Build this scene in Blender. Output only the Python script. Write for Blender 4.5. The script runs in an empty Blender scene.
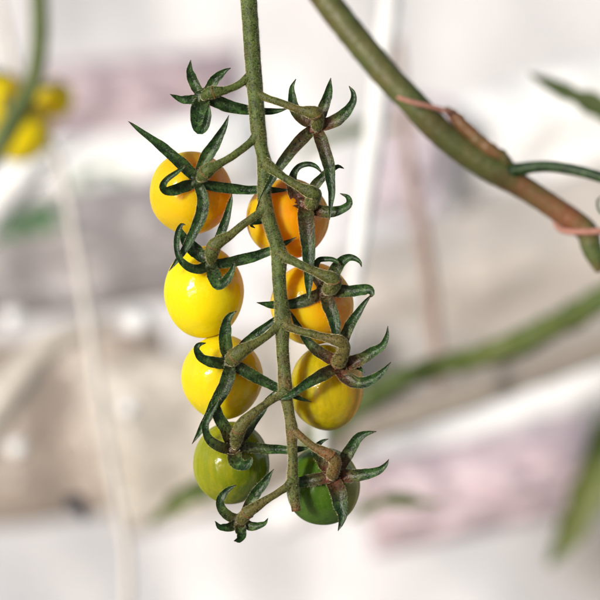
import bpy, math, random
from mathutils import Vector, noise
random.seed(7)
C = bpy.context.scene

# ------------------------------------------------------------------ camera, world, sun
PX = 0.1875 / 600            # one photograph pixel at the truss, in metres
D = 0.8 / PX                 # camera distance in those pixels
cam = bpy.data.cameras.new('camera'); cam_o = bpy.data.objects.new('camera', cam)
C.collection.objects.link(cam_o); C.camera = cam_o
cam_o.location = (0, -0.8, 0); cam_o.rotation_euler = (math.radians(90), 0, 0)
cam.sensor_width = 36; cam.lens = 36 * 0.8 / 0.1875
cam.clip_start = 0.05; cam.clip_end = 200
cam.dof.use_dof = True; cam.dof.focus_distance = 0.8; cam.dof.aperture_fstop = 8.0

LIGHT = Vector((-.57, -.80, .17)).normalized()      # towards the sun
elev = math.asin(LIGHT.z); rot = math.atan2(LIGHT.x, LIGHT.y)
w = bpy.data.worlds.new('World'); C.world = w; w.use_nodes = True
nt = w.node_tree
sky = nt.nodes.new('ShaderNodeTexSky'); sky.sky_type = 'NISHITA'; sky.sun_disc = False
sky.sun_elevation = elev; sky.sun_rotation = rot
bg = nt.nodes['Background']; bg.inputs['Strength'].default_value = 0.09
nt.links.new(sky.outputs[0], bg.inputs['Color'])
sl = bpy.data.lights.new('sun', 'SUN'); sl.energy = 2.3; sl.angle = math.radians(8); sl.color = (1, .985, .97)
so = bpy.data.objects.new('sun', sl); C.collection.objects.link(so)
so.rotation_euler = (-LIGHT).to_track_quat('-Z', 'Y').to_euler()
C.view_settings.view_transform = 'Standard'; C.view_settings.look = 'None'
C.view_settings.exposure = 0.55; C.view_settings.gamma = 1

# ------------------------------------------------------------------ helpers
def P(px, py, d=0.0):
    k = (1 + d / D) * PX
    return Vector(((px - 300) * k, d * PX, (300 - py) * k))

def tag(o, label=None, cat=None, group=None, kind=None):
    if label: o['label'] = label
    if cat: o['category'] = cat
    if group: o['group'] = group
    if kind: o['kind'] = kind
    return o

def empty(name, loc, label, cat, group=None):
    o = bpy.data.objects.new(name, None); o.empty_display_size = 0.005
    C.collection.objects.link(o); o.location = loc
    return tag(o, label, cat, group)

WLOC = {}
class MB:
    """collects vertices and faces in world space, links them as ONE mesh object"""
    def __init__(s): s.v = []; s.f = []; s.m = []; s.red = []
    def add(s, verts, faces, mat=0, red=None):
        b = len(s.v); s.v += [Vector(q) for q in verts]
        s.red += (red if red is not None else [0.0] * len(verts))
        for f in faces: s.f.append([i + b for i in f]); s.m.append(mat)
        return b
    def build(s, name, mats, parent=None, origin=None, smooth=True):
        if origin is None:
            origin = sum(s.v, Vector()) / len(s.v)
        me = bpy.data.meshes.new(name)
        me.from_pydata([tuple(v - origin) for v in s.v], [], s.f)
        for m in (mats if isinstance(mats, (list, tuple)) else [mats]): me.materials.append(m)
        me.polygons.foreach_set('material_index', s.m)
        me.polygons.foreach_set('use_smooth', [smooth] * len(s.f))
        at = me.attributes.new('pigment', 'FLOAT', 'POINT'); at.data.foreach_set('value', s.red)
        me.update()
        o = bpy.data.objects.new(name, me); C.collection.objects.link(o)
        WLOC[o] = origin
        if parent:
            o.parent = parent; o.location = origin - WLOC.get(parent, parent.location)
        else: o.location = origin
        return o

def spline(pts, n):
    """Catmull-Rom through tuples of any length, resampled evenly by arc length"""
    pts = [tuple(map(float, p)) for p in pts]
    k = len(pts[0])
    q = [tuple(2 * a - b for a, b in zip(pts[0], pts[1]))] + pts + [tuple(2 * a - b for a, b in zip(pts[-1], pts[-2]))]
    dense = []
    for i in range(1, len(q) - 2):
        p0, p1, p2, p3 = q[i-1], q[i], q[i+1], q[i+2]
        for j in range(16):
            t = j / 16
            dense.append(tuple(.5 * (2*p1[a] + (p2[a]-p0[a])*t + (2*p0[a]-5*p1[a]+4*p2[a]-p3[a])*t*t
                         + (3*p1[a]-p0[a]-3*p2[a]+p3[a])*t**3) for a in range(k)))
    dense.append(pts[-1])
    L = [0]
    for a, b in zip(dense, dense[1:]):
        L.append(L[-1] + math.dist(a[:3], b[:3]))
    out = []; j = 0
    for i in range(n):
        s = L[-1] * i / (n - 1)
        while j < len(L) - 2 and L[j+1] < s: j += 1
        t = (s - L[j]) / max(1e-9, L[j+1] - L[j])
        out.append(tuple(a + (b - a) * min(1, max(0, t)) for a, b in zip(dense[j], dense[j+1])))
    return out

def hair(mb, p, nrm, ln, r, mat):
    a = nrm.orthogonal().normalized(); b = nrm.cross(a)
    bend = Vector((random.uniform(-.25, .25), random.uniform(-.25, .25), random.uniform(-.35, .1)))
    tip = p + (nrm + bend).normalized() * ln
    vs = [p + (a * math.cos(t) + b * math.sin(t)) * r - nrm * r for t in (0, 2.1, 4.2)] + [tip]
    mb.add(vs, [(0, 1, 3), (1, 2, 3), (2, 0, 3)], mat)

def tube(mb, pts, n=None, sides=14, rough=0.05, hairs=0.0, red=0.0, caps=True, hl=(.9, 2.6), seed=0.0):
    """pts: (px, py, depth, radius_px[, red])"""
    pts = [p if len(p) == 5 else (*p, red) for p in pts]
    if n is None:
        n = max(8, int(sum(math.dist(a[:3], b[:3]) for a, b in zip(pts, pts[1:])) / 2.0))
    S = spline(pts, n)
    W = [P(*q[:3]) for q in S]; R = [max(.05, q[3]) * PX * (1 + q[2] / D) for q in S]
    N = None; verts = []; reds = []; nrms = []
    for i in range(n):
        T = (W[min(n-1, i+1)] - W[max(0, i-1)]).normalized()
        if N is None: N = T.orthogonal().normalized()
        N = (N - T * N.dot(T)).normalized(); B = T.cross(N)
        for j in range(sides):
            a = 2 * math.pi * j / sides
            dr = N * math.cos(a) + B * math.sin(a)
            q = W[i] + dr * R[i]
            f = 1 + rough * noise.noise(q / PX / 7 + Vector((seed, 0, 0))) * 2 + rough * .6 * noise.noise(q / PX / 2.5)
            verts.append(W[i] + dr * R[i] * f); nrms.append(dr); reds.append(S[i][4])
    faces = []
    for i in range(n - 1):
        for j in range(sides):
            k = (j + 1) % sides
            faces.append((i*sides+j, i*sides+k, (i+1)*sides+k, (i+1)*sides+j))
    if caps:
        faces.append(tuple(range(sides))[::-1]); faces.append(tuple((n-1)*sides + j for j in range(sides)))
    mb.add(verts, faces, 0, reds)
    if hairs:
        for i in range(n - 1):
            step = (W[i+1] - W[i]).length / PX; cir = 2 * math.pi * R[i] / PX
            cnt = step * cir * hairs
            cnt = int(cnt) + (random.random() < cnt % 1)
            for _ in range(cnt):
                j = random.randrange(sides); t = random.random()
                k = (j + 1) % sides; u = random.random()
                p = (verts[i*sides+j].lerp(verts[i*sides+k], u)).lerp(verts[(i+1)*sides+j].lerp(verts[(i+1)*sides+k], u), t)
                hair(mb, p, nrms[i*sides+j].lerp(nrms[i*sides+k], u).normalized(), random.uniform(*hl) * PX, .05 * PX, 1)

def blade(mb, pts, red=0.0, face=(0, -1, 0), chan=0.55, hairs=0.16, thick=.17, sides=16, twist=0.0, lobes=0.0):
    """sepal: pts (px, py, depth, half_width_px); a channelled, pointed blade with a real thickness"""
    n = max(14, int(sum(math.dist(a[:3], b[:3]) for a, b in zip(pts, pts[1:])) / 2.0))
    S = spline(pts, n)
    W = [P(*q[:3]) for q in S]; face = Vector(face); wob = random.uniform(0, 90)
    W = [v + noise.noise_vector(Vector((i / n * 4.5, wob, 0))) * PX * 1.3 * math.sin(math.pi * i / n) for i, v in enumerate(W)]
    Nprev = None; verts = []; reds = []; cen = []
    seed = random.uniform(0, 90)
    for i in range(n):
        T = (W[min(n-1, i+1)] - W[max(0, i-1)]).normalized()
        N = face - T * face.dot(T)
        if Nprev is not None:
            Np = (Nprev - T * Nprev.dot(T)).normalized()
            wgt = min(1, N.length * 1.2)
            N = N.normalized() * wgt + Np * (1.05 - wgt) * 1.5 if N.length > 1e-4 else Np
        N = N.normalized(); Nprev = N
        t = i / (n - 1)
        B = T.cross(N)
        a0 = twist * t
        N2 = N * math.cos(a0) + B * math.sin(a0); B2 = T.cross(N2)
        hw = max(.10, S[i][3] * .93) * PX
        hw *= 1 + .10 * noise.noise(Vector((t * 7, seed, 0))) + lobes * noise.noise(Vector((t * 9, seed, 3)))
        th = max(thick * hw, .35 * PX * min(1, hw / PX))
        for j in range(sides):
            a = 2 * math.pi * j / sides
            c = math.cos(a); s = math.sin(a)
            off = chan * hw * (c * c - .4)
            if s >= 0: b = th * .55 * s - .10 * hw * math.exp(-(c / .22) ** 2) * s     # groove along the upper face
            else: b = th * 1.15 * s * (1 + .5 * math.exp(-(c / .25) ** 2))             # rounded midrib below
            jit = 1 + .05 * noise.noise(Vector((t * 16 + seed, c * 2, s * 2)))
            verts.append(W[i] + B2 * c * hw * jit + N2 * (b + off))
            reds.append(max(0, red * (1 - t * 1.9)) + .55 * max(0, (t - .92) / .08))
        cen.append(W[i])
    faces = []
    for i in range(n - 1):
        for j in range(sides):
            k = (j + 1) % sides
            faces.append((i*sides+j, i*sides+k, (i+1)*sides+k, (i+1)*sides+j))
    faces.append(tuple(range(sides))[::-1]); faces.append(tuple((n-1)*sides + j for j in range(sides)))
    mb.add(verts, faces, 0, reds)
    if hairs:
        for i in range(n - 1):
            cnt = (W[i+1] - W[i]).length / PX * S[i][3] * 4.5 * hairs
            cnt = int(cnt) + (random.random() < cnt % 1)
            for _ in range(cnt):
                # many hairs sit along the two margins
                j = random.choice([0, sides // 2, 1, sides-1, sides//2-1, sides//2+1]) if random.random() < .5 else random.randrange(sides)
                p = verts[i*sides+j].lerp(verts[(i+1)*sides+j], random.random())
                hair(mb, p, (p - cen[i]).normalized(), random.uniform(.8, 2.0) * PX, .07 * PX, 1)

# ------------------------------------------------------------------ materials
class NT:
    def __init__(s, name):
        s.m = bpy.data.materials.new(name); s.m.use_nodes = True
        s.t = s.m.node_tree; s.b = s.t.nodes['Principled BSDF']
    def n(s, typ, **kw):
        o = s.t.nodes.new(typ)
        for k, v in kw.items():
            if k in o.inputs: o.inputs[k].default_value = v
            else: setattr(o, k, v)
        return o
    def l(s, a, b): s.t.links.new(a, b)
    def noise(s, co, scale, detail=3, rough=.55):
        o = s.n('ShaderNodeTexNoise', Scale=scale, Detail=detail, Roughness=rough); s.l(co, o.inputs['Vector']); return o.outputs['Fac']
    def ramp(s, fac, stops):
        o = s.n('ShaderNodeValToRGB'); e = o.color_ramp.elements
        e[0].position, e[0].color = stops[0][0], (*stops[0][1], 1)
        e[1].position, e[1].color = stops[-1][0], (*stops[-1][1], 1)
        for p, c in stops[1:-1]:
            q = e.new(p); q.color = (*c, 1)
        s.l(fac, o.inputs[0]); return o.outputs[0]
    def mix(s, fac, a, b, mode='MIX'):
        o = s.n('ShaderNodeMix', data_type='RGBA', blend_type=mode)
        for v, i in ((fac, 0), (a, 6), (b, 7)):
            if isinstance(v, (int, float)): o.inputs[i].default_value = v
            elif isinstance(v, tuple): o.inputs[i].default_value = (*v, 1)
            else: s.l(v, o.inputs[i])
        return o.outputs[2]
    def math(s, op, a, b=0.0, clamp=False):
        o = s.n('ShaderNodeMath', operation=op, use_clamp=clamp)
        for v, i in ((a, 0), (b, 1)):
            if isinstance(v, (int, float)): o.inputs[i].default_value = v
            else: s.l(v, o.inputs[i])
        return o.outputs[0]
    def bump(s, h, strength, dist):
        o = s.n('ShaderNodeBump', Strength=strength, Distance=dist); s.l(h, o.inputs['Height'])
        s.l(o.outputs[0], s.b.inputs['Normal'])

def plant_material(name, greens, red, rough=.5, speck=.5, scale=1.0, sheen=.25, fleck=.2, spec=.4, bump=.3):
    k = NT(name); co = k.n('ShaderNodeTexCoord').outputs['Object']
    a = k.noise(co, 340 * scale, 4); b = k.noise(co, 1500 * scale, 3, .55); c = k.noise(co, 160 * scale, 3)
    col = k.ramp(a, [(.30, greens[0]), (.5, greens[1]), (.70, greens[2])])
    pg = k.n('ShaderNodeAttribute', attribute_name='pigment').outputs['Fac']
    amt = k.math('MULTIPLY', pg, k.math('ADD', k.math('MULTIPLY', c, 2.4), -.45), True)
    col = k.mix(amt, col, red)
    sp = k.ramp(b, [(.37, (1, 1, 1)), (.46, (0, 0, 0))])
    col = k.mix(k.math('MULTIPLY', sp, speck), col, (.006, .010, .006))
    fl = k.ramp(k.noise(co, 900 * scale, 3), [(.56, (0, 0, 0)), (.70, (1, 1, 1))])
    col = k.mix(k.math('MULTIPLY', fl, fleck), col, (.15, .24, .08))
    k.l(col, k.b.inputs['Base Color'])
    b_ = k.b.inputs
    b_['Roughness'].default_value = rough; b_['Specular IOR Level'].default_value = spec
    b_['Sheen Weight'].default_value = sheen; b_['Sheen Roughness'].default_value = .22
    b_['Sheen Tint'].default_value = (.95, .86, .52, 1)
    k.bump(k.math('ADD', b, k.math('MULTIPLY', a, 1.2)), bump, .0004 / scale)
    return k.m

M = {}
M['stem'] = plant_material('stem_skin', [(.028, .054, .008), (.055, .098, .016), (.090, .140, .028)], (.19, .068, .022), .52, .8, 1, 1.0, .16, .3, .6)
M['sepal'] = plant_material('sepal_skin', [(.004, .013, .003), (.014, .045, .008), (.044, .105, .022)], (.125, .015, .017), .38, .95, 1, .40, .32, .36, .6)
k = NT('plant_hair'); k.b.inputs['Base Color'].default_value = (.74, .66, .36, 1); k.b.inputs['Roughness'].default_value = .5
M['hair'] = k.m

def fruit_material(name, main, blush, direction, spread=(.0, .9), streak=None, streak_amt=0.0, sss=.8, sss_col=None):
    """direction: where the riper blush sits on this fruit (object space, in radii)"""
    k = NT(name); co = k.n('ShaderNodeTexCoord').outputs['Object']
    mp = k.n('ShaderNodeMapping'); mp.inputs['Scale'].default_value = (80, 80, 80); k.l(co, mp.inputs['Vector'])
    uv = mp.outputs[0]
    dp = k.n('ShaderNodeVectorMath', operation='DOT_PRODUCT'); k.l(uv, dp.inputs[0]); dp.inputs[1].default_value = direction
    v = k.math('ADD', dp.outputs['Value'], k.math('MULTIPLY', k.math('SUBTRACT', k.noise(uv, 1.6, 4), .5), 1.0))
    f = k.n('ShaderNodeMapRange', interpolation_type='SMOOTHSTEP'); k.l(v, f.inputs[0])
    f.inputs[1].default_value = spread[0]; f.inputs[2].default_value = spread[1]
    col = k.mix(f.outputs[0], main, blush)
    # faint longitudinal streaks that run from the stem end down the fruit
    m2 = k.n('ShaderNodeMapping'); m2.inputs['Scale'].default_value = (7, 7, 1.1); k.l(uv, m2.inputs['Vector'])
    s = k.ramp(k.noise(m2.outputs[0], 1.0, 4, .6), [(.42, (0, 0, 0)), (.62, (1, 1, 1))])
    if streak: col = k.mix(k.math('MULTIPLY', s, streak_amt), col, streak)
    # pale pin-point lenticels
    vo = k.n('ShaderNodeTexVoronoi', Scale=16.0); k.l(uv, vo.inputs['Vector'])
    d = k.ramp(vo.outputs['Distance'], [(.05, (1, 1, 1)), (.13, (0, 0, 0))])
    col = k.mix(k.math('MULTIPLY', d, .26), col, (.95, .85, .35))
    v2 = k.n('ShaderNodeTexVoronoi', Scale=5.5); k.l(uv, v2.inputs['Vector'])
    d2 = k.ramp(v2.outputs['Distance'], [(.035, (1, 1, 1)), (.06, (0, 0, 0))])
    col = k.mix(k.math('MULTIPLY', d2, .35), col, (.30, .20, .06))
    k.l(col, k.b.inputs['Base Color'])
    b = k.b.inputs
    b['Roughness'].default_value = .15; b['Specular IOR Level'].default_value = 0.0
    rr = k.n('ShaderNodeMapRange'); k.l(k.noise(uv, 3.5, 5, .65), rr.inputs[0])
    rr.inputs[1].default_value = .35; rr.inputs[2].default_value = .7; rr.inputs[3].default_value = .11; rr.inputs[4].default_value = .30
    k.l(rr.outputs[0], b['Roughness'])
    b['Subsurface Weight'].default_value = sss; b['Subsurface Radius'].default_value = (1, .68, .12)
    b['Subsurface Scale'].default_value = .011
    b['Coat Weight'].default_value = .0; b['Coat Roughness'].default_value = .12
    bp = k.n('ShaderNodeBump', Strength=.12, Distance=.0010)
    k.l(k.math('ADD', k.noise(uv, 9, 3), k.math('MULTIPLY', k.noise(uv, 2.2, 2), 3)), bp.inputs['Height'])
    k.l(bp.outputs[0], b['Normal'])
    # waxy cuticle: a thin gloss over the flesh
    g = k.n('ShaderNodeBsdfGlossy'); k.l(bp.outputs[0], g.inputs['Normal']); k.l(rr.outputs[0], g.inputs['Roughness'])
    fr = k.n('ShaderNodeFresnel', IOR=1.36); k.l(bp.outputs[0], fr.inputs['Normal'])
    mx = k.n('ShaderNodeMixShader'); k.l(k.math('MINIMUM', fr.outputs[0], .09), mx.inputs[0])
    k.l(k.b.outputs[0], mx.inputs[1]); k.l(g.outputs[0], mx.inputs[2])
    k.l(mx.outputs[0], k.t.nodes['Material Output'].inputs['Surface'])
    return k.m

# ------------------------------------------------------------------ the tomatoes and their calyces
TOMGROUP = 'cherry tomatoes hanging on the truss'

def hub(mb, c, n, r, red):
    """lumpy little disc where the sepals join"""
    n = n.normalized(); a = n.orthogonal().normalized(); b = n.cross(a)
    vs = []; fs = []; rings = 7; seg = 18
    for i in range(rings):
        th = math.pi * i / (rings - 1)
        for j in range(seg):
            ph = 2 * math.pi * j / seg
            rr = math.sin(th) * (1 + .14 * math.cos(5 * ph))
            q = (a * math.cos(ph) + b * math.sin(ph)) * rr * r + n * math.cos(th) * r * .55
            q *= 1 + .12 * noise.noise(q / PX / 4)
            vs.append(c + q * PX)
    for i in range(rings - 1):
        for j in range(seg):
            kk = (j + 1) % seg
            fs.append((i*seg+j, (i+1)*seg+j, (i+1)*seg+kk, i*seg+kk))
    mb.add(vs, fs, 0, [red] * len(vs))

def make_fruit(c, rx, ry, axis, mat, parent):
    """one closed skin with a dimple round the stalk; axis points to the stalk end"""
    k = 1 + c[2] / D
    o = P(*c); ax = axis.normalized()
    z = Vector((0, 0, 1)); mb = MB()
    rings, seg = 56, 80
    a = ax.orthogonal().normalized(); b = ax.cross(a)
    vs = []; fs = []
    for i in range(rings + 1):
        th = math.pi * i / rings
        for j in range(seg):
            ph = 2 * math.pi * j / seg
            d = ax * math.cos(th) + (a * math.cos(ph) + b * math.sin(ph)) * math.sin(th)
            r = 1 - .11 * math.exp(-(th / .26) ** 2) - .03 * math.exp(-((math.pi - th) / .18) ** 2)
            r *= 1 + .022 * noise.noise(d * 1.3 + o * 300) + .016 * math.cos(5 * ph + o.z * 700) * math.exp(-(th / .75) ** 2) + .006 * math.cos(4 * ph + o.x * 900) * math.sin(th)
            vs.append(o + Vector((d.x * rx, d.y * rx, d.z * ry)) * r * PX * k)
    for i in range(rings):
        for j in range(seg):
            kk = (j + 1) % seg
            fs.append((i*seg+j, i*seg+kk, (i+1)*seg+kk, (i+1)*seg+j))
    mb.add(vs, fs)
    return mb.build('fruit', mat, parent, o)

def make_calyx(parent, cc, n, sepals, red, r=9):
    mb = MB(); hub(mb, P(*cc), n, r, red)
    cal = mb.build('calyx', [M['sepal'], M['hair']], parent)
    for sp in sepals:
        opts = {}
        if isinstance(sp, tuple): sp, opts = sp
        q = MB(); blade(q, sp, **{**dict(red=red), **opts}); q.build('sepal', [M['sepal'], M['hair']], cal)
    return cal

def tomato(label, fc, rx, ry, cc, sepals, mat, red=.25, r=9):
    root = empty('cherry_tomato', P(fc[0], fc[1] + ry, fc[2]), label, 'tomato', TOMGROUP)
    n = P(*cc) - P(*fc)
    make_fruit(fc, rx, ry, n, mat, root)
    make_calyx(root, cc, n, sepals, red, r)
    return root

Y1, Y2, OR, G = (.86, .60, .010), (.92, .74, .008), (.90, .33, .006), (.16, .22, .012)
f_l1 = fruit_material('skin_golden', (.78, .50, .006), (.92, .31, .003), (.9, 0, .35), (-.15, .65))
f_l2 = fruit_material('skin_lemon', (.84, .66, .004), (.80, .44, .004), (.85, 0, .75), (.35, 1.1))
f_l3 = fruit_material('skin_yellow', (.78, .60, .006), (.68, .37, .006), (1, 0, .1), (-.1, .9), (.60, .50, .012), .35)
f_l4 = fruit_material('skin_unripe_lime', (.22, .25, .006), (.06, .115, .004), (.8, 0, -.1), (-.6, .7), (.36, .32, .012), .35)
f_r1 = fruit_material('skin_amber', (.80, .46, .008), (.93, .30, .002), (1, 0, .3), (-.7, .25))
f_r2 = fruit_material('skin_orange_gold', (.78, .49, .006), (.93, .32, .003), (.9, 0, .4), (-.5, .5))
f_r3 = fruit_material('skin_olive_gold', (.50, .37, .005), (.86, .34, .004), (1, 0, .0), (.2, 1.0), (.30, .25, .008), .5)
f_r4 = fruit_material('skin_unripe_green', (.045, .11, .006), (.22, .18, .010), (1, 0, .1), (.15, .9), (.09, .16, .015), .4)
f_5 = fruit_material('skin_small_green', (.08, .14, .010), (.12, .17, .012), (1, 0, 0), (0, 1), (.17, .21, .03), .35)

tomato('golden tomato, highest in the left column, with a long straight sepal pointing up left',
       (190.7, 193, 42), 41.5, 41.5, (197.5, 180, 3), [
    [(196,177,1,5),(189,171,-2,6.2),(180,162,-5,6.4),(164,149,-9,5.4),(146,135,-12,3.4),(135,126,-13,1.8),(128,121,-14,.2)],
    [(199,175,1,5),(203,164,0,6.0),(209,153,-3,6.8),(217,140,-6,5.4),(224,127,-8,3.0),(229,115,-9,.2)],
    [(202,184,2,5),(213,186,5,5.6),(225,187.5,9,5.6),(244,189.5,12,5.0),(262,189.5,12,4.2),(278,190,11,2.6),(291,190,10,.3)],
    [(193,184,0,5),(184,187,-4,6.2),(174,190,-10,6.0),(166,190,-16,5.0),(162.5,186,-21,4.0),(167,180,-24,3.4),(177,172,-25,2.6),(187,165,-24,.4)],
    [(199,186,-1,5.5),(202.5,197,-4,6.4),(201.5,212,-6,6.4),(196.5,226,-7,5.8),(189.5,241,-7,4.6),(179,258,-5,3.0),(169,271,-3,.2)],
], f_l1, .10)
tomato('brightest lemon yellow tomato, just below the golden one in the left column',
       (204, 292, 42), 39.8, 46.3, (211.5, 263, 4), [
    [(213,258,6,4.5),(216.5,247,9,5),(222,232,10,5.2),(227.5,214,9,4.0),(230.5,202,8,2.4),(232,194,8,.2)],
    [(215,264,2,5),(226,263,5,5.8),(239,260.5,8,5.8),(257,255,10,5.4),(270,250.5,10,4.6),(285,243,9,2.8),(296.5,237,8,.2)],
    [(207,266,0,5),(199,269,-6,5.4),(189,267,-10,4.6),(181,261,-12,3.6),(177,252,-12,3.0),(177,240,-9,3.2),(179,230,-7,3.0),(182,224.5,-7,1.8),(185.5,225,-8,.3)],
    [(207,261,4,5),(200,255,5,7),(193,248,5,7.4),(186,241,5,6),(182,233,4,3),(180,227,2,.5)],
    [(212,269,-1,6),(214.5,276,-6,7.6),(219,284,-12,6.4),(224.5,282.5,-16,5.2),(229,276,-18,4.4),(232.5,269,-18,2.8),(234.5,261.5,-17,.2)],
], f_l2, .12)
tomato('plain yellow tomato with a drooping sepal that reaches the green fruit below it',
       (222, 377, 46), 40.6, 42.6, (230, 362, 8), [
    [(228,356,4,6),(226,347,0,6.8),(225,336,-4,6.8),(226,325,-7,5.4),(230,316,-8,3.2),(236.5,311,-8,.3)],
    [(226,363,4,6),(218,363,-1,6.4),(208,361,-6,5.6),(200,356.5,-10,4.4),(196.5,350,-12,3.4),(199,345,-13,2.6),(206,343,-12,.4)],
    [(230,367,3,6),(228,377,-2,7.4),(222,391,-5,7.2),(213,408,-6,5.6),(202,428,-5,3.6),(192,444,-3,.3)],
    [(235,365,5,5.5),(243,370,5,6.4),(254,376.5,6,6.4),(267,383,8,5.4),(281,390,9,4.4),(297,397,9,2.8),(312,402,8,.2)],
    [(234,358,8,4),(243,346,10,4.6),(252,337,11,4.8),(263,328,11,4.2),(274,320,10,3.2),(284,313,9,.4)],
], f_l3, .18)
tomato('lime green unripe tomato with a yellowish sheen, directly below the plain yellow one',
       (231.5, 463, 48), 38.4, 41.5, (234, 448, 9), [
    [(231,442,5,6),(226.5,431,-2,6.6),(220,419,-8,6.2),(216,408,-12,4.6),(215,400,-14,3.4),(218.5,396,-17,2.4),(221,400,-19,.8)],
    [(239,447,8,5),(248,447.5,10,5.8),(262,448.5,10,5.8),(277,449.5,9,5.0),(292,449.5,8,4.2),(303,448.5,7,2.4),(311,447,6,.3)],
    [(230,449,4,6),(222,447.5,-4,6),(213,443,-10,5.2),(207,435,-14,4.2),(206,425,-16,3.6),(209.5,416,-17,3.4),(214,408,-18,2.6),(218,401,-18,.4)],
    [(234,453,2,7),(236,460,-7,8),(241,465,-13,7),(247,464.5,-17,5),(251,460,-18,2.4),(252,457,-18,.4)],
    [(238,443,8,4),(246,434,9,4.8),(253,423,10,5),(260,412,11,4.6),(268,400,11,3.4),(276,390,9,.4)],
], f_l4, .42)
tomato('orange tomato highest in the right column, half hidden by the stem and a drooping sepal',
       (287.5, 218.5, 48), 41.5, 40.5, (306, 204, 12), [
    [(306,207,6,8),(306,217,-1,9.4),(306.5,230,-6,8.6),(308.5,247,-8,7.6),(309,265,-8,6.2),(308.5,281,-7,4.4),(308.5,292,-6,2.6),(308,301,-5,.3)],
    [(302,208,10,5.5),(292,212,11,6.4),(279,215.5,12,6.4),(265,218.5,12,5.6),(255,221,9,4.2),(251,225,6,2.0),(255,228,3,.4)],
    [(310,207,8,6),(319,210.5,2,6.6),(331,212,-3,6.2),(342,209.5,-7,4.8),(349.5,203.5,-9,3.6),(348,197,-10,2.4),(340,193.5,-9,.4)],
    [(302,201,12,6),(296,195,12,7.2),(292,186,9,6),(292.5,176,5,4.4),(299,167,2,3.2),(308,164,0,2.8),(316,166.5,-1,2.2),(323,174,-1,.4)],
    [(308,198,10,5.5),(314,187,9,5.8),(322,177.5,7,4.8),(331,170,4,3.4),(338,166.5,2,2.2),(344,168.5,1,.4)],
], f_r1, .75)
tomato('orange gold tomato with a blunt sepal that points right, second in the right column',
       (311.8, 304, 49), 41.6, 41.0, (325, 291, 12), [
    [(321,293,10,6),(313,297,7,7),(303,301,7,6.6),(291,304,8,5.4),(273,305,8,4.4),(264,304,7,2.4),(256.5,302.5,6,.3)],
    [(329,291,8,6),(339,291.5,1,6.8),(352,290.5,-4,6.4),(362,289.5,-7,6.2),(369,290,-9,5.4),(372,294,-10,2.8),(370,297,-8,.6)],
    [(326,296,6,6.5),(329,304,0,7.6),(332.5,316,-3,7),(335,327,-4,5.6),(336.5,337,-3,3.6),(337,345,-1,.4)],
    [(321,286,12,5),(316,276,12,5),(315,266,8,3.8),(319,259.5,4,3),(327,258.5,1,2.8),(335,260.5,-1,2.4),(340.5,265,-2,.4)],
    [(328,286,11,6),(333,274,9,7),(340,263,5,6.4),(348,257.5,2,4.4),(355,258,0,3.0),(360,262,-1,1.8),(361.5,267,-1,.3)],
], f_r2, .55)
tomato('olive gold streaked tomato with two horn-like sepals curving up at its right',
       (326.5, 387.5, 49), 37.0, 43.0, (340, 364, 12), [
    [(335,361,11,5.5),(326,356,10,6.4),(316,349,9,6.0),(307,339.5,9,4.6),(298,325.5,8,3.0),(289,309.5,7,.3)],
    [(342,357,11,5),(342.5,345,9,6),(347,332,6,5.8),(354.5,318,2,4.8),(364,304,-1,2.8),(372.5,293,-3,.2)],
    [(344,363,9,6.5),(352,362.5,4,7.4),(363,358.5,-1,6.6),(374,352,-5,5.4),(382.5,345,-8,4.0),(387,336,-10,2.4),(388,326,-11,.3)],
    [(340,369,7,6.5),(345,376,1,7.4),(355,381.5,-4,6.6),(366,382,-8,5.8),(376,377,-11,4.6),(384,370,-12,2.8),(391,362,-12,.3)],
    [(336,367,7,6),(327,372.5,-1,6.6),(316,378,-8,6.2),(300,388,-13,4.6),(288,396,-13,3.2),(279,400,-11,.5)],
    [(349,365,10,3),(357,367,8,3),(362,370,5,1.8),(365,373,3,.2)],
], f_r3, .75)
tomato('dark green unripe tomato low in the right column, reddish sepals curving up at its right',
       (323, 486, 50), 37.2, 39.0, (332, 476, 13), [
    [(328,477,10,6),(318,479,9,6.6),(307,481,10,6.2),(296,484,10,4.6),(286,487,9,2.8),(278,491,8,.3)],
    [(329,471,10,5.5),(322,462,9,6.2),(317,453,6,5.4),(317.5,446,2,3.4),(322,441.5,-1,2.2),(328.5,439,-2,.3)],
    [(336,471,9,6),(343,461,4,6.8),(350,449,0,6.6),(357,439.5,-3,5.4),(365,434,-5,3.4),(376.5,431.5,-6,.3)],
    [(336,476,8,6.5),(346,476,2,7.6),(358,475.5,-2,6.8),(370,473.5,-6,5.6),(380,469.5,-9,4.0),(386,464.5,-10,2.2),(389,459,-10,.2)],
    [(333,481,5,7.5),(337,490,-3,9),(340,501,-7,8.2),(342,512,-9,6),(341,523,-9,3),(338,531,-8,.3)],
], f_r4, .85)
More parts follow.
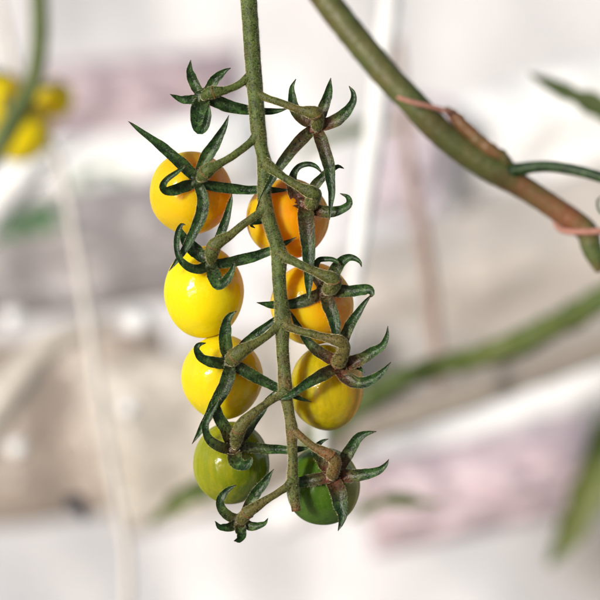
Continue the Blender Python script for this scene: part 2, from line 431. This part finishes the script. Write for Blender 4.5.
# ------------------------------------------------------------------ the truss stem with its fruit stalks
truss = empty('tomato_truss', P(256, 0, -2), 'hairy green main stem hanging down the middle, forking to a stalk for each fruit', 'stem')
mb = MB()
tube(mb, [(243,-60,-2,8.4,.1),(248,-10,-2,8.3,.1),(252,50,-2,8.2,.1),(256,101,-2,7.9,.08),(257.2,118,-2,7.8,.1),(258.5,132,-2,7.8,.25),(261.5,149,-2,6.6,.15),(264.5,164,-2,7.4,.1),(265,174,-2,7.7,.1),
          (264,188,-2,6.6,.2),(265.5,205,-2,7.2,.25),(271,227,-2,7,.15),(277,245,-2,7.4,.1),(279.2,256,-2,8.2,.1),(279,278,-2,7,.1),(281,302,-2,7,.12),
          (282.8,318,-2,8.2,.2),(282.6,330,-2,7.2,.2),(282.5,348,-2,6.3,.2),(284,367,-2,6.3,.45),(285,386,-2,7,.6),(286.5,399,-2,6,.4),(290,418,-2,5.4,.5),
          (292,431,-2,6.2,.6),(292,445,-2,5.1,.4),(293,460,-2,4.9,.35),(292.5,478,-2,5.6,.35),(294,496,-2,5.0,.35),(295,503,-2,4.8,.5),(296,509,-2,4.7,.8),(296.3,511,-2,4.6,1)],
     sides=22, hairs=.8, rough=.03)
stem = mb.build('stem', [M['stem'], M['hair']], truss)
PED = [  # each fruit stalk: path with the swollen knuckle, then the short piece down to the calyx
    [(255,70,-2,5),(240,84,-6,4.6),(226,90,-10,4.6),(214,92,-11,6.2),(207,94,-9,6),(203,99,-4,5.5)],
    [(250,84,-3,5),(262,96,-7,4.6),(280,102.5,-11,4.4),(298,109.5,-13,4.8),(309,112,-14,6.2),(315.5,114,-13,7.6),(318,119,-9,6.2),(317,126,-3,6),(316,131,2,6)],
    [(259,133,-3,6),(252,141,-5,5),(243,148.5,-8,4.6),(232,156.5,-11,4.6),(219,164,-13,5),(211,168,-13,6.4),(206,172,-11,7.2),(202,176.5,-6,6.4),(198.5,180,0,6)],
    [(265,164,-5,6.5),(272,168.5,-9,5.6),(280,174.5,-11,4.9),(288,180,-12,4.8),(299,186.5,-13,5.4),(308,191,-13,6.6),(314.5,193.5,-12,7.0),(315,198,-7,6.4),(311,203,0,7.4),(307.5,206,8,7)],
    [(267,206,-3,6),(259,213,-6,5),(250,219.5,-8,4.5),(240,227,-9,4.7),(229,236,-10,5.4),(219,241.5,-10,6.6),(213.5,247,-8,7.2),(211.5,255,-5,6.8),(211,264,0,6.8)],
    [(279.5,253,-4,6.5),(286,258,-8,5.8),(294,261.5,-10,5.2),(305,267,-12,5),(317,272.5,-13,5.4),(327,276.5,-14,6.4),(333.5,279.5,-13,7.4),(334,285,-8,7),(329,289,0,7.4),(326,292,8,7)],
    [(282,322,-4,6),(276,328,-6,5.2),(268,335,-8,4.7),(258,342,-10,5),(248,347.5,-11,6),(241,351.5,-11,7.4),(235.5,355.5,-8,8),(231.5,360,-2,7.4),(230,363,5,7)],
    [(284,322,-4,6.5),(290,327.5,-8,5.2),(300,331,-10,4.6),(312,334,-12,4.6),(325,337.5,-13,5),(335,340,-13,6),(342.5,343,-12,6.6),(344,350,-9,6.4),(341.5,357,-4,6.8),(338.5,362,3,7.4),(338,366,9,7)],
    [(285,391,-4,6),(279,396,-6,5),(271,400.5,-8,4.6),(261,407.5,-10,4.8),(251,415.5,-11,5.6),(243,423,-11,6.4),(238.5,431,-9,6.6),(236.5,440,-5,6.4),(235,448,3,6.6)],
    [(291,427,-4,5),(297,433,-7,4.8),(305,440,-9,4.6),(314,447,-11,4.8),(323,451.5,-12,5.6),(331,456,-13,6.4),(335.5,461,-12,6.2),(334.5,468,-8,6),(332.5,474,0,6.4),(331.5,478,8,6.4)],
    [(292,481,-4,5.2),(285,488,-6,4.8),(276,494,-7,4.4),(266,500,-8,4.8),(255,507.5,-9,5.6),(247,513,-8,6.4),(242,519,-2,6),(240,525,8,6)],
]
PRED = [.1,.35,.15,.2,.25,.25,.25,.45,.35,.8,.4,.3]
for i, (p, rd) in enumerate(zip(PED, PRED)):
    q = [(a, b, c, rr * (.84 if rr < 5.5 else .98)) for a, b, c, rr in p]
    # the stalk flares where it leaves the stem, and pinches just before and after the swollen joint
    d0 = Vector(q[1][:3]) - Vector(q[0][:3]); st = Vector(q[0][:3]) + d0 * .30
    q = [(*(Vector(q[0][:3]) - d0 * .25), 3.2), (*q[0][:3], q[0][3] * 1.22), (*st, q[0][3] * 1.02)] + q[1:]
    km = max(range(5, len(q) - 1), key=lambda a: q[a][3])
    q[-1] = (*q[-1][:3], q[-1][3] * .45)
    ramp = [.25 + (rd - .25) * min(1, a / 4) for a in range(len(q))]
    mb = MB(); tube(mb, [(*a, b) for a, b in zip(q, ramp)], sides=18, hairs=.5, rough=.045, seed=i * 3.1)
    # corky ring of the joint
    k0 = Vector(q[km][:3]); k1 = Vector(q[km + 1][:3]); kd = (k1 - k0).normalized()
    tube(mb, [(*(k0 - kd * 1.6), q[km][3] * .9, .7), (*(k0 - kd * .6), q[km][3] * 1.10, .9), (*(k0 + kd * .6), q[km][3] * 1.10, .9), (*(k0 + kd * 1.6), q[km][3] * .9, .7)], n=8, sides=18, rough=.07)
    mb.build('fruit_stalk', [M['stem'], M['hair']], truss)
# two calyces whose fruit has gone
make_calyx(truss, (316, 127, 4), Vector((0, -1, .2)), [
    [(312,130,1,5.5),(305,136,-3,6.4),(296,146,-7,6.4),(285,159.5,-9,5.8),(275,174,-8.5,4.4),(269.5,184,-9,3.2),(263,197,-8,2.6),(258,208,-5,1.8),(254,217,-1,.3)],
    [(318,132,0,6),(321,140,-5,7),(325,153,-9,6.9),(329,169,-12,6.2),(331,187,-14,4.6),(331,203,-14,2.6),(329.5,220,-13,.3)],
    [(320,125,0,6),(328,124,-4,7),(338.5,119,-7,6.8),(347.5,111.5,-9,5.4),(352.5,102,-10,4),(353,93,-9,2.6),(349,86,-7,.4)],
    [(319,120,4,5.5),(322.5,111,5,6.2),(326,101,4,5.6),(329,90,2,4),(331,78,0,.4)],
    [(311,124,3,5.5),(303,119,3,6.6),(296,110,2,6.2),(292,99,1,4.6),(292,88,0,2.6),(296,79,-1,.4)],
], .7)
make_calyx(truss, (240, 520, 2), Vector((-.1, -.9, .4)), [
    [(237,519,1,5),(229,516,-2,5.4),(222,509,-5,5.0),(221,499,-7,4.2),(226.5,490.5,-9,3.2),(236.5,485,-10,.4)],
    [(243,518,2,5),(249,505,3,5.8),(257,492,3,5.6),(266,480,1,4.0),(274,469,-1,.3)],
    [(238,523,1,5),(230,527,-4,5),(221,527,-9,3.4),(215,521,-12,.3)],
    [(243,522,1,5),(252,526,-2,5),(262,525,-6,3.2),(268,518,-9,.3)],
    [(240,525,0,6),(241,532,-5,6),(239,539,-11,4),(234,541,-16,.4)],
], .35, 8)
make_calyx(truss, (203, 97, 0), Vector((0, -1, .2)), [
    [(203,99,-2,7),(201,106,-6,9.6),(199,115,-10,9.8),(198,124,-14,8),(200,130,-18,5.6),(205,126,-22,4.4),(208,115,-22,3.6),(209,104,-20,.6)],
    [(207,99,1,5.5),(217,102,2,7),(230,106.5,4,6.8),(247,110.5,8,5.2),(262,112,9,4),(276,111,8,2.8),(289,108,7,.3)],
    [(200,99,1,5),(190,100,3,5),(180,99,2,3.4),(170,94,0,.3)],
    [(200,93,2,5),(193,82,2,5.6),(190,70,0,3.6),(191,60,-2,.3)],
    [(206,93,2,5),(214,82,1,5.4),(222,73,-2,3.6),(231,68,-4,.3)],
], .1)

# ------------------------------------------------------------------ the second plant's stem, out of focus at the right
M['stem_far'] = plant_material('green_stem_skin', [(.045, .078, .020), (.065, .108, .028), (.09, .14, .04)], (.22, .085, .038), .45, .2, .5, .25)
root = empty('tomato_plant', P(500, 175, 290), 'thick green and brown tomato stem slanting across the top right corner', 'stem')
mb = MB()
tube(mb, [(285,-62,310,14,.0),(325,-2,306,14,.3),(358,41,300,14,.3),(389,78,295,14,.3),(414,104,292,14,.3),(438,130,290,14,.35),(466,153,290,13.8,.4),(494,170,290,14,.3),(518,184,290,12.4,.9),(540,198,290,11.8,1),(574,221,290,11.8,1),(587,232,290,11.4,.6),(591,246,290,10.5,.2),(596,260,290,8.2,.2),(599,272,288,3,.5)],
     sides=24, rough=.02)
tube(mb, [(445,108,290,3,1),(456,118,287,6.5,1),(472,134,284,7,1),(488,148,282,7,1),(502,157,283,6.5,1),(511,166,287,5,1)], sides=14, rough=.12)
stem2 = mb.build('stem', M['stem_far'], root)
mb = MB(); tube(mb, [(506,173,288,8.5),(515,170.5,280,7.5),(530,167.5,270,6),(550,166.5,264,5.6),(575,170,256,5.6),(600,177,248,5.6),(640,192,236,5.4),(690,222,226,5)], sides=16, rough=.03)
mb.build('leaf_stalk', M['sepal'], root)
mb = MB(); tube(mb, [(604,214,250,1.2),(600,212,248,1.2),(597.5,206,246,1.3),(598,200,246,1.2),(602,196,248,.6)], sides=8)
mb.build('tendril', M['sepal'], root)
k = NT('pink_twine'); co = k.n('ShaderNodeTexCoord').outputs['Object']
k.l(k.ramp(k.noise(co, 900, 3), [(.3, (.36, .15, .11)), (.7, (.52, .26, .20))]), k.b.inputs['Base Color']); k.b.inputs['Roughness'].default_value = .7
M['twine_pink'] = k.m
mb = MB()
hel = [(385,88,300,2),(398,97,282,2.5),(410,101.5,273,3),(428,106,269,3.2),(446,111,273,3.2),(455,116,288,2.8),(460,126,300,2.5),(468,140,304,2.5),(490,160,304,2.5),(520,182,302,2.5),(546,206,303,2.5),
       (557,226,297,3),(565,231,281,3.8),(582,232,276,4.2),(600,231,276,4.2),(620,229,284,4),(660,222,300,4)]
tube(mb, [(a, b, c, q * .82) for a, b, c, q in hel], sides=10, rough=.05)
tag(mb.build('twine', M['twine_pink']), 'thin salmon pink twine wound round the thick slanting stem', 'twine')

# ------------------------------------------------------------------ the blurred background
def film(name, col, rough=.35, var=.12, sc=14, bump=.3):
    k = NT(name); co = k.n('ShaderNodeTexCoord').outputs['Object']
    a = k.noise(co, sc, 4)
    lo = tuple(c * (1 - var) for c in col); hi = tuple(min(.9, c * (1 + var)) for c in col)
    k.l(k.ramp(a, [(.3, lo), (.7, hi)]), k.b.inputs['Base Color'])
    k.b.inputs['Roughness'].default_value = rough
    k.bump(k.noise(co, sc * 2.2, 5), bump, .02)
    return k.m
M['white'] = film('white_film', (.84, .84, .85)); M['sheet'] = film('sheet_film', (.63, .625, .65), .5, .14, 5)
M['mauve'] = film('mauve_film', (.42, .335, .37)); M['mauve_shade'] = film('shaded_mauve_film', (.31, .285, .29))  # grey mauve tone puts a bag's shaded face into film colour
M['beige'] = film('shaded_beige_film', (.34, .285, .245)); M['cream'] = film('cream_film', (.47, .43, .395))  # beige stands for a brown shadow, given as the bag's colour
M['pink'] = film('pink_film', (.56, .45, .49)); M['taupe'] = film('taupe_metal', (.30, .26, .22)); M['grey'] = film('grey_film', (.50, .455, .40))
M['print'] = film('green_print', (.015, .12, .008), .5, .3, 40, .0)
M['print_pale'] = film('pale_green_print', (.33, .42, .29), .5, .2, 40, .0)
M['string'] = film('cream_string', (.66, .62, .58), .8); M['string_white'] = film('white_string', (.86, .86, .86), .8)
M['dark'] = film('black_rubber', (.02, .02, .03), .5)
M['leaf'] = plant_material('leaf_skin', [(.055, .085, .02), (.085, .12, .026), (.15, .17, .04)], (.3, .2, .06), .5, .2, .12)
M['brownstem'] = plant_material('dry_stem_skin', [(.26, .17, .14), (.34, .24, .21), (.40, .30, .26)], (.3, .2, .1), .7, .1, .2)
M['yellow_far'] = fruit_material('skin_far_yellow', (.92, .70, .005), (.86, .48, .004), (.85, 0, .75), (.6, 1.3))

def bag(name, label, cat, c, hl, hh, roll, mat, th=55, group=None, wr=9, seed=0, prints=()):
    c = (c[0], c[1], c[2] * 1.45)
    """soft filled bag: a real pillow, c = (px, py, depth), half length and height as they look"""
    kk = (1 + c[2] / D) * PX; o = P(*c); a = math.radians(roll)
    ux = Vector((math.cos(a), 0, math.sin(a))); uz = Vector((-math.sin(a), 0, math.cos(a)))
    def surf(u, v, side, off=0):
        t = max(0, 1 - abs(u) ** 5) ** .5 * max(0, 1 - abs(v) ** 3) ** .5
        d = t * th + wr * noise.noise(Vector((u * 2.2, v * 1.6 + u, seed))) * t * 2 + wr * .6 * noise.noise(Vector((u * 6 + v * 3, v * 5, seed + 5))) * t
        edge = 1 + .03 * noise.noise(Vector((u * 3, v * 3, seed + 9)))
        return o + (ux * u * hl * edge + uz * v * hh * edge) * kk + Vector((0, -1 if side > 0 else 1, 0)) * (d * kk + off)
    mb = MB(); nu, nv = 70, 44
    for side in (1, -1):
        vs = [surf(-1 + 2*i/nu, -1 + 2*j/nv, side) for i in range(nu+1) for j in range(nv+1)]
        fs = []
        for i in range(nu):
            for j in range(nv):
                q = (i*(nv+1)+j, (i+1)*(nv+1)+j, (i+1)*(nv+1)+j+1, i*(nv+1)+j+1)
                fs.append(q if side > 0 else q[::-1])
        mb.add(vs, fs)
    root = mb.build(name, mat); tag(root, label, cat, group)
    for nm, m, polys in prints:
        pb = MB()
        for (u0, v0, u1, v1, sk) in polys:
            n = 8; vs = []; fs = []
            for off in (.0012, .0):
                for i in range(n+1):
                    for j in range(n+1):
                        vv = v0 + (v1-v0)*j/n
                        vs.append(surf(u0 + (u1-u0)*i/n + sk * (vv - v0), vv, 1, off))
            for i in range(n):
                for j in range(n):
                    fs.append((i*(n+1)+j, (i+1)*(n+1)+j, (i+1)*(n+1)+j+1, i*(n+1)+j+1))
            pb.add(vs[:(n+1)**2], fs)
        pb.build(nm, m, root)
    return root

# rumpled white plastic sheet hanging behind everything, and the white ground cover below it
mb = MB(); nx, nz = 140, 110
vs = []; fs = []
for i in range(nx+1):
    for j in range(nz+1):
        x = -2.0 + 4.0*i/nx; z = -.72 + 1.9*j/nz
        y = 1.75 + .05*noise.noise(Vector((x*5 + z*1.5, z*1.2, 1))) + .02*noise.noise(Vector((x*14 + z*6, z*7, 4)))
        vs.append(Vector((x, y, z)))
for i in range(nx):
    for j in range(nz):
        fs.append((i*(nz+1)+j, (i+1)*(nz+1)+j, (i+1)*(nz+1)+j+1, i*(nz+1)+j+1))
mb.add(vs, fs)
tag(mb.build('plastic_sheet', M['sheet']), 'wide pale rumpled plastic sheet hanging behind all the bags', 'plastic sheet')
mb = MB(); mb.add([(-60,-60,-.72),(60,-60,-.72),(60,60,-.72),(-60,60,-.72)], [(0,1,2,3)])
tag(mb.build('ground', M['grey']), kind='structure')

BG = 'growing bags piled behind the truss'
strokes = [(-.93,-.06,-.83,.30,.05),(-.81,.12,-.77,.30,.05),(-.80,-.02,-.72,.16,.05),(-.70,-.02,-.62,.32,.05),(-.60,.16,-.56,.32,.0),(-.56,-.0,-.48,.34,.05),(-.46,.0,-.37,.36,.05),(-.37,.04,-.33,.20,.0)]
strokes = [((u0+.93)*.88-.56, .36+v0*1.2, (u1+.93)*.88-.56, .36+v1*1.2, k_) for (u0,v0,u1,v1,k_) in strokes]
strokes += [(-.56, .37, -.08, .45, 0), (-.54, .66, -.06, .74, 0)]
ring = [(-.17,-.34,-.09,.12,.0),(-.09,.0,.10,.14,.0),(.08,-.30,.15,.06,.0),(-.09,-.40,.10,-.26,.0)]
bag('growing_bag', 'white growing bag with a pale green printed mark, left of the golden tomato', 'growing bag', (105, 176, 2350), 165, 44, 11, M['white'], 40, BG, 9, 2,
    [('printed_mark', M['print_pale'], ring)])
bag('growing_bag', 'shade-toned greyish mauve bag with green printed lettering, at the left edge', 'growing bag', (70, 252, 2200), 150, 62, 8, M['mauve_shade'], 32, BG, 10, 3,
    [('lettering', M['print'], strokes)])
bag('growing_bag', 'dusty mauve bag at the top left behind the yellow tomatoes', 'growing bag', (128, 102, 2600), 118, 44, 6, M['mauve'], 40, BG, 12, 5)
bag('growing_bag', 'brownish beige bag coloured as shadow, at the lower left under the white curved strip', 'growing bag', (40, 430, 2250), 135, 92, 6, M['beige'], 28, BG, 10, 7)
bag('growing_bag', 'large cream bag at the right behind the slanting brown stem', 'growing bag', (510, 290, 2300), 230, 92, 20, M['cream'], 55, BG, 9, 11)
bag('growing_bag', 'pale pink bag at the lower right under the white pipe', 'growing bag', (480, 485, 1950), 120, 48, 12, M['pink'], 45, BG, 10, 13)
bag('growing_bag', 'pale grey bag low down behind the green tomatoes', 'growing bag', (225, 425, 2080), 130, 85, 14, M['grey'], 26, BG, 10, 17)

bag('growing_bag', 'white bag at the top right behind the slanting stem', 'growing bag', (560, 130, 2650), 130, 62, 16, M['white'], 45, BG, 9, 23)

M['lilac'] = film('lilac_film', (.56, .49, .54))
bag('growing_bag', 'pale lilac bag standing behind the broad white string', 'growing bag', (408, 158, 2500), 62, 40, 78, M['lilac'], 20, BG, 8, 29)

def rod(name, label, cat, pts, mat, group=None, **kw):
    mb = MB(); tube(mb, pts, **{**dict(n=60, sides=18), **kw})
    return tag(mb.build(name, mat), label, cat, group)
rod('strip_or_highlight', 'curved white plastic strip arching over the beige bag at the left', 'plastic strip', [(-40,480,1900,19),(-10,420,1900,19),(18,378,1900,18),(48,347,1900,14),(80,330,1900,9),(115,322,1900,4)], M['grey'])
rod('support_string', 'thin cream string hanging down the left side, in front of the bags', 'string', [(-10,-60,1400,4),(5,30,1400,4),(25,100,1400,4),(44,132,1400,4),(60,168,1400,4),(70,215,1400,4),(79,265,1400,4),(88,320,1400,4.8),(97,385,1400,5),(107,445,1400,5),(116,495,1400,5),(127,560,1400,5),(128,640,1400,5)], M['string'])
rod('support_string', 'broad bright white string right of the truss, leaning slightly left downwards', 'string', [(396,-60,1100,10),(388,20,1100,10),(379,95,1100,10),(369,170,1100,9.5),(360,240,1100,8),(351,300,1100,7),(340,350,1100,6),(326,400,1100,5),(321,450,1100,5),(322,488,1100,4)], M['string_white'])
rod('strip_or_highlight', 'added white rod as a painted film highlight, slanting below the blurred yellow tomatoes', 'plastic strip', [(-40,250,1900,20),(-10,212,1900,21),(20,178,1900,20),(50,152,1900,14),(80,138,1900,5)], M['white'])  # white rod added in place of a blown-out highlight on film
CL = 'white blobs added in place of glints among the bags'
for lab, x, y, rr in (('painted white glint at the left edge under the mauve bag', 14, 318, 11), ('largest painted white glint, left of the lemon yellow tomato', 138, 322, 15),
                      ('painted white glint right of the thin cream string on the beige bag', 128, 408, 9), ('lowest painted white glint, near the bottom left corner', 17, 448, 10)):
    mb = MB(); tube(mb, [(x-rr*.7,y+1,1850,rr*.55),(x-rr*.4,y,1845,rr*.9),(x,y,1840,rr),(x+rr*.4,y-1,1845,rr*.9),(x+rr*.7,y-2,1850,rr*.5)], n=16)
    tag(mb.build('glint_blob', M['white']), lab, 'painted glint', CL)  # small white blob added to stand in for a specular glint
rod('dry_stem', 'thin mauve brown dried stem hanging behind the white string', 'stem', [(398,40,1700,4),(404,120,1700,5),(413,190,1700,6),(423,240,1700,7),(430,290,1700,7),(436,345,1700,6),(440,390,1700,5)], M['brownstem'])
rod('layered_stem', 'blurred green stem running diagonally across the lower right', 'stem', [(300,452,1300,10),(340,420,1300,12),(385,388,1300,12),(430,369,1300,11),(475,358,1300,11),(520,343,1300,13),(560,322,1300,13),(610,295,1300,13),(700,240,1300,13)], M['leaf'], rough=.22)
rod('gutter_rail', 'taupe rail running diagonally just below the green stem', 'rail', [(250,480,1900,15),(360,432,1900,15),(480,392,1900,15),(600,348,1900,15),(720,300,1900,15)], M['taupe'])
rod('white_pipe', 'white pipe running diagonally above the pink bag', 'pipe', [(270,520,2900,18),(380,472,2900,23),(480,428,2900,25),(600,376,2900,29),(720,324,2900,30)], M['white'], rough=.12)
rod('dripper', 'small black dripper low down at the left', 'dripper', [(66,506,1500,5),(73,501,1500,7),(80,505,1500,7),(86,520,1500,5)], M['dark'], n=20)

# blurred leaves and fruit of the neighbouring plants
def leaf(name, label, pts, depth_face=(0, -1, 0), group=None):
    mb = MB(); blade(mb, pts, face=depth_face, chan=.3, hairs=0, thick=.08, lobes=.5)
    return tag(mb.build(name, M['leaf']), label, 'leaf', group)
leaf('leaf', 'green leaf out of focus in the lower right corner', [(548,566,1800,4),(568,535,1800,26),(588,495,1800,33),(604,455,1790,33),(626,405,1780,26),(660,340,1780,2)])
leaf('leaf', 'green leaf tip in the top right corner', [(530,74,800,2),(555,87,800,11),(590,103,790,15),(630,124,780,14),(690,152,760,3)])
leaf('leaf', 'soft green leaf behind the left of the green tomatoes', [(150,524,1300,4),(170,508,1300,13),(190,494,1300,17),(220,484,1300,14),(250,474,1300,2)])
leaf('leaf', 'olive leaf below the dark green tomato at the bottom', [(350,520,1300,3),(380,502,1300,11),(410,500,1300,11),(440,505,1300,2)])
leaf('leaf', 'faint pale green leaf far behind the top of the right column', [(290,165,2200,3),(310,146,2200,13),(345,132,2200,14),(385,126,2200,12),(420,124,2200,2)])
def far_fruit(label, c, r):
    c = (c[0], c[1], c[2] + 350)
    root = empty('cherry_tomato', P(c[0], c[1] + r, c[2]), label, 'tomato', 'blurred tomatoes at the top left')
    make_fruit(c, r, r, Vector((.2, -.5, .8)), M['yellow_far'], root)
    ax = Vector((.2, -.5, .8)).normalized(); p = P(*c) + ax * r * PX * (1 + c[2]/D) * .92
    mb = MB(); hub(mb, p, ax, r * .28 * 1.3, 0); cal = mb.build('calyx', M['sepal'], root)
far_fruit('blurred yellow tomato cut by the left edge, above the green stalk', (-5, 100, 1000), 31)
far_fruit('blurred yellow tomato below the green stalk at the left edge', (19, 130, 1050), 33)
far_fruit('blurred gold tomato beside the cream string at the top left', (54, 99, 1150), 20)
def spur(a, b):
    mb = MB(); tube(mb, [(*a, 4), ((a[0]+b[0])/2, (a[1]+b[1])/2 - 4, (a[2]+b[2])/2, 3.4), (*b, 3.6)], n=12, sides=10); mb.build('fruit_stalk', M['sepal'], stalk)
stalk = rod('truss_stalk', 'green stalk slanting between the blurred yellow tomatoes', 'stalk', [(-40,195,1150,11),(-10,158,1150,11),(6,133,1150,11),(20,108,1150,10),(34,78,1150,9),(40,30,1150,9),(36,-60,1150,9)], M['leaf'])
spur((8, 131, 1150), (4, 92, 1330)); spur((14, 118, 1150), (26, 112, 1380)); spur((28, 96, 1150), (55, 84, 1480))
